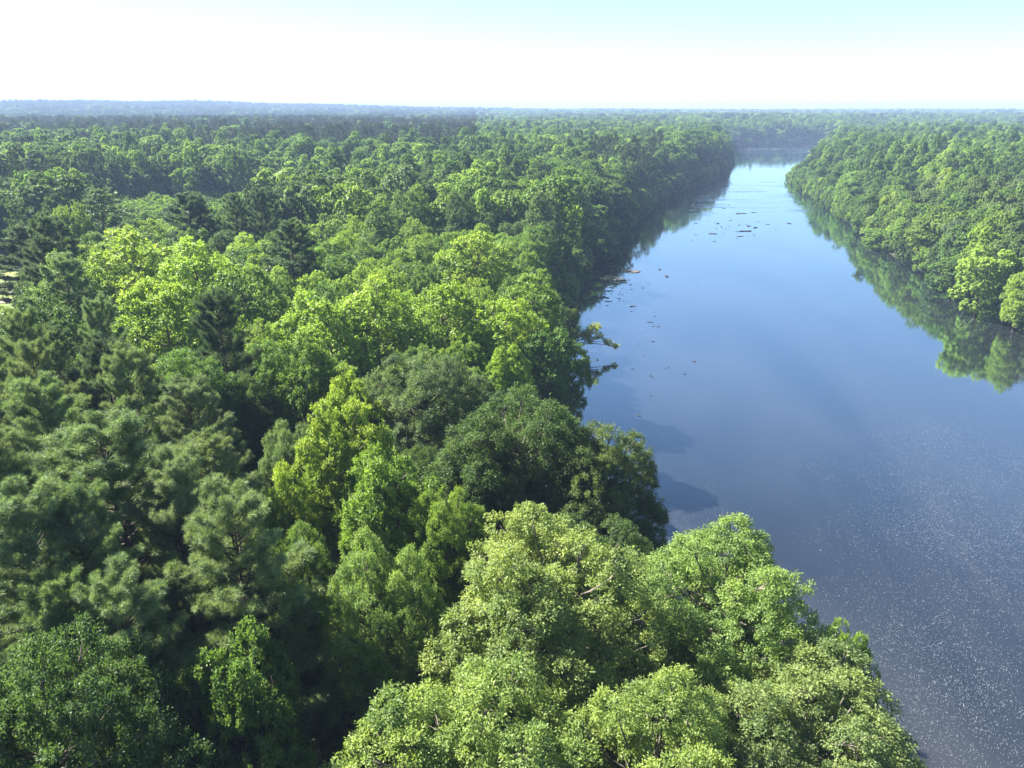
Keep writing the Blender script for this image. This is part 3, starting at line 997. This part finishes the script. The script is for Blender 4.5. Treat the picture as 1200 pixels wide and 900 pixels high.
# ------------------------------------------------------------------ in the river
def rock_mesh(seed, rx, ry, rz):
    rs = np.random.RandomState(seed)
    nu, nv = 18, 10
    th, ph = np.meshgrid(np.linspace(0, 2 * np.pi, nu, endpoint=False), np.linspace(0.001, np.pi - 0.001, nv))
    d = np.stack([np.cos(th) * np.sin(ph), np.sin(th) * np.sin(ph), np.cos(ph)], -1).reshape(-1, 3)
    k = rs.normal(size=(7, 3)) * 2.2
    w = 1 + sum(0.11 * np.sin(d @ q + i) for i, q in enumerate(k))
    v = d * w[:, None] * [rx, ry, rz]
    i_ = np.arange(nu * nv).reshape(nv, nu)
    j_ = np.roll(i_, -1, 1)
    f = np.stack([i_[:-1], j_[:-1], j_[1:], i_[1:]], -1).reshape(-1, 4)
    return v, f


ROCKS = [(836, 274, 1.1, 'low dark rock at the left end of the midstream rocks'), (872, 271, 1.9, 'widest dark rock among the midstream rocks'),
         (877, 265, 0.8, 'small dark rock behind the widest midstream rock'), (885, 267, 1.0, 'dark rock at the right end of the midstream rocks'),
         (841, 262, 0.9, 'dark rock behind the left end of the midstream rocks'), (813, 240, 2.6, 'long dark rock near the shaded left bank by the riffle'),
         (781, 324, 0.7, 'small dark stone well out from the pale silt bars'), (773, 316, 0.5, 'smallest dark stone beyond the pale silt bars'),
         (925, 262, 0.7, 'lone dark stone towards the right bank by the riffle')]
for i, (u, v, r, lab) in enumerate(ROCKS):
    x, y = at(u, v)
    rv, rf = rock_mesh(300 + i, r * 1.5, r * 0.6, 0.16 + 0.10 * r)
    o = link('rock', mesh_np('rock', rv, [rf], [M_ROCK], smooth=True), label=lab, category='rock', group='rocks standing out of the river')
    o.location = (x, y, 0.02)
    o.rotation_euler = (0, 0, i * 0.35 - 0.4)
BARS = [(742, 318, 2.6, 'pale silt bar, the larger one off the left bank'), (727, 328, 1.7, 'smaller pale silt bar beside the larger one')]
for i, (u, v, r, lab) in enumerate(BARS):
    x, y = at(u, v)
    rv, rf = rock_mesh(330 + i, r * 1.4, r * 0.7, 0.16)
    o = link('silt_bar', mesh_np('silt_bar', rv, [rf], [M_SILT], smooth=True), label=lab, category='silt bar', group='silt bars off the left bank')
    o.location = (x, y, 0.0)
LOGS = [(742, 359, 2.2, 0.5, 'short dark log floating alone off the left bank'), (706, 349, 3.6, 0.1, 'dark drift log in front of the pale silt bars'),
        (684, 344, 5.0, 0.35, 'long drift log lying in the shade against the left bank'), (693, 338, 3.8, -0.2, 'drift log behind the long one in the bank shade'),
        (676, 352, 4.2, 0.15, 'drift log closest to the leaning tree'), (722, 333, 3.0, -0.1, 'thin drift log touching the smaller silt bar'),
        (700, 330, 3.6, 0.2, 'drift log at the far end of the bank debris'), (715, 341, 2.2, 0.6, 'stub of a drift log among the bank debris')]
for i, (u, v, ln, rz, lab) in enumerate(LOGS):
    x, y = at(u, v)
    rs = np.random.RandomState(360 + i)
    tb = Tubes()
    q = np.linspace(-0.5, 0.5, 7)
    pts = np.stack([q * ln, rs.normal(size=7) * 0.08 * ln * 0.4, 0.05 + 0.05 * rs.normal(size=7)], 1)
    tb.add(pts, np.interp(q, [-0.5, 0.5], [0.16, 0.06]) * (0.8 + 0.08 * ln), 7)
    for b_ in range(3):
        p0 = pts[2 + b_]
        e = p0 + np.array([rs.uniform(0.2, 0.5) * ln * 0.5, rs.choice([-1, 1]) * rs.uniform(0.2, 0.4) * ln * 0.5, rs.uniform(0.05, 0.35)])
        tb.add(np.stack([p0, (p0 + e) / 2 + [0, 0, 0.05], e]), [0.07, 0.05, 0.02], 5)
    o = link('drift_log', tb.build('drift_log', M_WOOD), label=lab, category='log', group='drift logs off the left bank')
    o.location = (x, y, 0)
    o.rotation_euler = (0, 0, rz)

# bits of bark and twigs gathered along the left bank and round the rocks
rs = np.random.RandomState(870)
tb = Tubes()
for u0, v0, su, sv, k_ in ((712, 337, 22, 11, 75), (690, 346, 14, 8, 60), (860, 268, 22, 7, 36), (815, 243, 25, 5, 22), (760, 395, 40, 40, 14), (740, 480, 30, 30, 10)):
    for _ in range(k_):
        x, y = at(u0 + rs.normal() * su, v0 + rs.normal() * sv)
        if river_sd(np.array([x]), np.array([y]))[0] > -1:
            continue
        a = rs.normal() * 0.5
        ln_ = rs.lognormal(-0.55, 0.6) * (1.6 if y > 280 else 1.0)
        d_ = np.array([math.cos(a), math.sin(a), 0.0]) * ln_ / 2
        p_ = np.array([x, y, 0.03])
        tb.add(np.stack([p_ - d_, p_ + [0, rs.normal() * 0.06, 0.02], p_ + d_]), np.array([0.06, 0.08, 0.04]) * (0.6 + ln_ * 0.5), 5)
link('debris', tb.build('debris', M_WOOD), kind='stuff', label='scattered dark bark and twigs floating near the banks')

# small pale flecks scattered over the near water
rs = np.random.RandomState(900)
n = 520000
fx, fy = rs.uniform(16, 112, n), rs.uniform(38, 190, n)


def field_noise(x, y, seed, sc):
    r_ = np.random.RandomState(seed)
    t = 0
    for k in range(7):
        a, p_, w = r_.uniform(0, 6.28), r_.uniform(0, 6.28), sc * r_.uniform(0.5, 1.8)
        t = t + np.sin((x * np.cos(a) + y * np.sin(a)) / w * 6.28 + p_ + 1.3 * np.sin(y / (sc * 1.7) * 6.28 + k))
    return t / 7


den = 0.22 + 0.55 * field_noise(fx, fy, 4, 34) + 0.25 * field_noise(fx, fy, 8, 11)
uu = 600 + FPX * fx / (fy * CP + CAM_H * SP)
vv = 450 - FPX * (fy * SP - CAM_H * CP) / (fy * CP + CAM_H * SP)
den = den * sstep(390, 560, vv) + 0.34 * sstep(470, 620, vv) * sstep(900, 1120, uu) - 0.25 * sstep(1000, 800, uu)
k = (rs.rand(n) < np.maximum(den, 0) ** 1.7 * 0.95) & (river_sd(fx, fy) < -2)
fx, fy = fx[k], fy[k]
n = len(fx)
ang = 0.5 + 0.9 * field_noise(fx, fy, 12, 30) + rs.normal(size=n) * 0.35
ln, wd = rs.lognormal(-2.35, 0.45, n), rs.lognormal(-3.6, 0.3, n)
dx, dy = np.cos(ang), np.sin(ang)
c = np.stack([fx, fy, np.full(n, 0.012)], 1)
# pale strips painted for the far rapid's skylit gleam, pale lines at the riffle
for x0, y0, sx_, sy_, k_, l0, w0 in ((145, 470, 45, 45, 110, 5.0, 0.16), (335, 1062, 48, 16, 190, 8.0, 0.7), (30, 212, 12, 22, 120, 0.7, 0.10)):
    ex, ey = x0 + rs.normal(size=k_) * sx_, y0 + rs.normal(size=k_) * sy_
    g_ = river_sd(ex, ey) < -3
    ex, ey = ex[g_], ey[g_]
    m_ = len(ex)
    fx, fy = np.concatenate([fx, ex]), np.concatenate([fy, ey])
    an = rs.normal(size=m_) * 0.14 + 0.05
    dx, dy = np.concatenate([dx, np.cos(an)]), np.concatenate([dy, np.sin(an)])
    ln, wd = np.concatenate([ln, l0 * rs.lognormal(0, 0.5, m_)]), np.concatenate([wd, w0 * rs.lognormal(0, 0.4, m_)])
n = len(fx)
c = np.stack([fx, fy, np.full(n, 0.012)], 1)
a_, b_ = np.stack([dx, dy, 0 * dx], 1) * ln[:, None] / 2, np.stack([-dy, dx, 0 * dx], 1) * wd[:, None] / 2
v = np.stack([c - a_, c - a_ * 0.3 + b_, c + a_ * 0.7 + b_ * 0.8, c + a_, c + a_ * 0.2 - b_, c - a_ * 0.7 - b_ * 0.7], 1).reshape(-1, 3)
M_FLECKS_GLEAM = noise_mat('flecks_and_gleam', (0.10, 0.115, 0.125), (0.28, 0.30, 0.32), 0.9, rough=0.6)
link('flecks_and_gleam', mesh_np('flecks_and_gleam', v, [np.arange(n)[:, None] * 6 + np.arange(6)[None]], [M_FLECKS_GLEAM]), kind='stuff', label='pale flecks on the dark near water and painted skylit gleam at the far rapid')
print('flecks', n)

# the sparse tree that leans out from the left bank
def leaning_tree():
    rs = np.random.RandomState(41)
    e = bpy.data.objects.new('leaning_tree', None)
    COL.objects.link(e)
    e['label'] = 'sparse yellow green tree leaning far out over the water from the left bank'
    e['category'] = 'tree'
    bx, by = 8.0, 154.0
    e.location = (bx, by, 1.0)

    def loc(u, v, y):
        b = (450 - v) / FPX
        y = y + 11
        t = y / (CP + b * SP)
        return np.array([(u - 600) / FPX * t - bx, y - by, CAM_H + t * (-SP + b * CP) - 1.0])
    spots = [(660, 398, 142, 1.3), (664, 410, 141, 1.2), (672, 396, 142, 0.9), (676, 410, 140.5, 0.8), (690, 388, 142, 1.5), (697, 383, 142, 1.3), (684, 393, 142, 1.4), (703, 394, 141.5, 1.0), (712, 401, 141, 1.0), (721, 405, 141, 0.9), (692, 398, 141, 1.1),
             (683, 413, 139, 0.9), (689, 420, 139, 0.9), (698, 425, 138.5, 1.0), (706, 433, 138, 0.9), (709, 438, 138, 0.6), (668, 370, 143, 1.1), (673, 365, 143, 0.8),
             (668, 388, 142, 0.9), (672, 402, 141, 0.7)]
    tb = Tubes()
    root = np.array([-1.0, 0, 0])
    fork = loc(664, 404, 141.5)
    tb.add(np.stack([root, root * 0.6 + fork * 0.4 + [0, 0, 1.2], fork]), [0.42, 0.34, 0.24], 8)
    C, d = [], []
    for u, v, y, r in spots:
        q = loc(u, v, y)
        mid = fork * 0.45 + q * 0.55 + [0, 0, 0.4]
        tb.add(np.stack([fork, mid, q]), [0.17, 0.10, 0.03], 5)
        k = int(16 * r * r) + 8
        dd = norm(rs.normal(size=(k, 3)))
        C.append(q + dd * r * rs.uniform(0.4, 1.0, (k, 1)) * [1.1, 1, 0.7])
        d.append(dd)
    T, d = np.concatenate(C), np.concatenate(d)
    o = norm(rs.normal(size=(len(T), 16, 3)))
    P = T[:, None] + o * 0.3
    tint = np.clip(0.5 + np.repeat(rs.normal(size=len(T)) * 0.15, 16) + rs.normal(size=len(T) * 16) * 0.15, 0, 1)
    v, f, tt = leaves_mesh(rs, P.reshape(-1, 3), (o + rs.normal(size=o.shape) * 0.5).reshape(-1, 3), (d[:, None] * 0.6 + [0, 0, 0.7] + rs.normal(size=o.shape) * 0.5).reshape(-1, 3), 0.32, 0.18, tint)
    link('trunk', tb.build('trunk', M_BARK), e)
    c = link('crown', mesh_np('crown', v, [f], [M_LEAF], tint=tt), e)
    c.color = (0.36, 0.40, 0.08, 1)


leaning_tree()

# ------------------------------------------------------------------ the forest beyond: one mass of instanced crowns
def far_points():
    rs = np.random.RandomState(77)
    P = []
    HA = math.radians(41)

    def ring(r0, r1, cell, sc):
        # jittered grid cut to the wedge in front of the camera
        xs = np.arange(-r1 * 0.8, r1 * 0.8, cell)
        ys = np.arange(-60 if r0 < 10 else 0, r1, cell)
        X, Y = np.meshgrid(xs, ys)
        X = X + rs.uniform(-0.42, 0.42, X.shape) * cell
        Y = Y + rs.uniform(-0.42, 0.42, X.shape) * cell
        r = np.hypot(X, Y)
        k = (r >= r0) & (r < r1) & (np.abs(np.arctan2(X, Y)) < HA)
        x, y = X[k], Y[k]
        P.append(np.stack([x, y, np.full(len(x), sc)], 1))
    # the water's edge gets bushes of its own
    bl = []
    for bank, lo, hi in ((LEFT_BANK, 60, 1280), (RIGHT_BANK, 60, 1280)):
        b = np.array(bank, float)
        for p0, p1 in zip(b[:-1], b[1:]):
            if p1[1] < lo or p0[1] > hi:
                continue
            dv = p1 - p0
            ln = np.linalg.norm(dv)
            for k in range(int(ln / 2.8)):
                o = p0 + dv * rs.rand()
                nn = np.array([-dv[1], dv[0]]) / ln * (1 if bank is LEFT_BANK else -1)
                bl.append((*(o + nn * rs.uniform(-0.4, 3.2)), 1.0))
    P.append(np.array(bl))
    ring(0, 420, 9.6, 1.01)
    ring(420, 1300, 11, 1.22)
    ring(1300, 2600, 15, 1.7)
    ring(2600, 6900, 34, 3.0)
    # beside the frame, upwind of the light
    xs, ys = np.meshgrid(np.arange(-120, 20, 8.0), np.arange(-25, 130, 8.0))
    x = (xs + rs.uniform(-3, 3, xs.shape)).ravel()
    y = (ys + rs.uniform(-3, 3, xs.shape)).ravel()
    k = (x < -0.88 * y - 12) & (np.hypot(x, y) > 22)
    P.append(np.stack([x[k], y[k], np.ones(k.sum())], 1))
    xs, ys = np.meshgrid(np.arange(-185, -60, 4.2), np.arange(232, 402, 4.2))
    x = (xs + rs.uniform(-2, 2, xs.shape)).ravel()
    y = (ys + rs.uniform(-2, 2, xs.shape)).ravel()
    k = inside(FIELD, x, y)
    P.append(np.stack([x[k], y[k], np.full(k.sum(), 1.0)], 1))
    xs, ys = np.meshgrid(np.arange(-300, -60, 6.5), np.arange(340, 470, 6.5))
    x, y = (xs + rs.uniform(-3, 3, xs.shape)).ravel(), (ys + rs.uniform(-3, 3, xs.shape)).ravel()
    P.append(np.stack([x, y, np.full(len(x), 1.001)], 1))
    P = np.concatenate(P)
    sd = river_sd(P[:, 0], P[:, 1])
    keep = (sd > np.where(P[:, 2] == 1.0, -0.6, 1.5 * P[:, 2])) & ~(inside(FIELD, P[:, 0], P[:, 1]) & (P[:, 2] != 1.0))
    P, sd = P[keep], sd[keep]
    tx = np.array([[t['x'], t['y'], t['R']] for t in ALL_TREES])
    near = np.hypot(P[:, 0], P[:, 1]) < max(R_IND, R_RIGHT) + 30
    ok = np.ones(len(P), bool)
    for i in np.where(near)[0]:
        dd = np.hypot(tx[:, 0] - P[i, 0], tx[:, 1] - P[i, 1])
        if (dd < 0.72 * (tx[:, 2] + 5)).any():
            ok[i] = False
        elif hides_meadow(P[i, 0], P[i, 1], 5.5, 22):
            ok[i] = False
        else:                               # nothing inside the zone of individuals that the frame shows
            q = pix(P[i, 0], P[i, 1], 18)
            if q and q[1] > 400 or q and -30 < q[0] < 1230 and math.hypot(P[i, 0], P[i, 1]) < (R_RIGHT if P[i, 0] > 60 + 0.27 * P[i, 1] else R_IND) - 6:
                ok[i] = False
    P, sd = P[ok], sd[ok]
    n = len(P)
    right = P[:, 0] > 60 + 0.27 * P[:, 1]
    r = np.hypot(P[:, 0], P[:, 1])
    hz = rs.uniform(0.72, 1.18, n) * np.where(right & (r < 900), 0.62 + 0.33 * np.clip(sd / 30, 0, 1), 1.0) * np.where(sd < 8, 0.82, 1)
    wide = rs.choice([0.72, 0.85, 1.0, 1.25], n) * rs.uniform(0.88, 1.1, n) * np.where(right & (r < 900), 0.8, 1)
    patch = np.array([vnoise(a, b, 260, 9) for a, b in P[:, :2]]) + rs.uniform(-0.45, 0.45, n)
    u = 600 + FPX * P[:, 0] / np.maximum(P[:, 1], 1)
    pinep = np.where((u < 560) & (r > 480), 0.26, -0.65)
    kind = np.where(patch < pinep, 2, np.where(patch > 0.33, 1, 0))          # 0 oak 1 poplar 2 pine
    kind = np.where(right & (r < 1200), np.where(kind == 2, 0, kind), kind)
    wall = (P[:, 0] > -330) & (P[:, 0] < -60) & (P[:, 1] > 335) & (P[:, 1] < 520)
    kind = np.where(wall & (kind == 2), rs.choice([0, 1, 1], n), kind)
    gap = inside(FIELD, P[:, 0], P[:, 1])
    edge = ((sd < 5) & (r < 1300)) | gap | (P[:, 2] == 1.001)
    kind = np.where(edge, 3, kind)
    hz = np.where(edge, rs.uniform(0.7, 1.3, n), hz)
    var = rs.randint(0, 3, n)
    z = ground_h(P[:, 0], P[:, 1], sd)
    return np.stack([P[:, 0], P[:, 1], z], 1), np.stack([wide * P[:, 2], wide * P[:, 2], hz * np.where(P[:, 2] > 2, 1.25, np.where(P[:, 2] > 1.2, 1.12, 1.0))], 1), kind * 3 + var, rs.uniform(0, 6.28, n)


fp, fs, fi, fr = far_points()
print('far trees', len(fp))
me = bpy.data.meshes.new('distant_forest')
me.vertices.add(len(fp))
me.vertices.foreach_set('co', fp.astype(np.float32).ravel())
a_ = me.attributes.new('size', 'FLOAT_VECTOR', 'POINT')
a_.data.foreach_set('vector', fs.astype(np.float32).ravel())
a_ = me.attributes.new('which', 'INT', 'POINT')
a_.data.foreach_set('value', fi.astype(np.int32))
rv = np.zeros((len(fp), 3), np.float32)
rv[:, 2] = fr
a_ = me.attributes.new('turn', 'FLOAT_VECTOR', 'POINT')
a_.data.foreach_set('vector', rv.ravel())
forest = link('distant_forest', me, kind='stuff', label='unbroken far forest of mixed trees fading into blue haze')

ng = bpy.data.node_groups.new('forest_spread', 'GeometryNodeTree')
ng.interface.new_socket('Geometry', in_out='INPUT', socket_type='NodeSocketGeometry')
ng.interface.new_socket('Geometry', in_out='OUTPUT', socket_type='NodeSocketGeometry')
gi = ng.nodes.new('NodeGroupInput')
go = ng.nodes.new('NodeGroupOutput')
join = ng.nodes.new('GeometryNodeJoinGeometry')
kinds = ['oak', 'poplar', 'pine', 'bush']
# each crown kind is read from a tree that stands in the scene
srcs = []
for k in kinds:
    for s in range(3):
        if (k, 'far', s) not in PLANT:
            srcs.append((k, s, None))
        else:
            srcs.append((k, s, PLANT[k, 'far', s]))
for k, s, o in srcs[::-1]:
    if o is None:
        alt = [q for q in srcs if q[0] == k and q[2] is not None] or [q for q in srcs if q[2] is not None]
        o = alt[0][2]
        print('no far source for', k, s)
    oi = ng.nodes.new('GeometryNodeObjectInfo')
    oi.transform_space = 'ORIGINAL'
    oi.inputs['Object'].default_value = o
    oi.inputs['As Instance'].default_value = False
    sm = ng.nodes.new('GeometryNodeSetMaterial')
    sm.inputs['Material'].default_value = M_FARPINE if k == 'pine' else M_FAR
    ng.links.new(oi.outputs['Geometry'], sm.inputs['Geometry'])
    g2 = ng.nodes.new('GeometryNodeGeometryToInstance')
    ng.links.new(sm.outputs['Geometry'], g2.inputs[0])
    ng.links.new(g2.outputs[0], join.inputs[0])
iop = ng.nodes.new('GeometryNodeInstanceOnPoints')
iop.inputs['Pick Instance'].default_value = True
m2p = ng.nodes.new('GeometryNodeMeshToPoints')
ng.links.new(gi.outputs[0], m2p.inputs['Mesh'])
ng.links.new(m2p.outputs[0], iop.inputs['Points'])
ng.links.new(join.outputs[0], iop.inputs['Instance'])


def named(nm, ty):
    n_ = ng.nodes.new('GeometryNodeInputNamedAttribute')
    n_.data_type = ty
    n_.inputs['Name'].default_value = nm
    return n_.outputs['Attribute']


ng.links.new(named('which', 'INT'), iop.inputs['Instance Index'])
ng.links.new(named('size', 'FLOAT_VECTOR'), iop.inputs['Scale'])
ng.links.new(named('turn', 'FLOAT_VECTOR'), iop.inputs['Rotation'])
ng.links.new(iop.outputs[0], go.inputs[0])
md = forest.modifiers.new('forest_spread', 'NODES')
md.node_group = ng
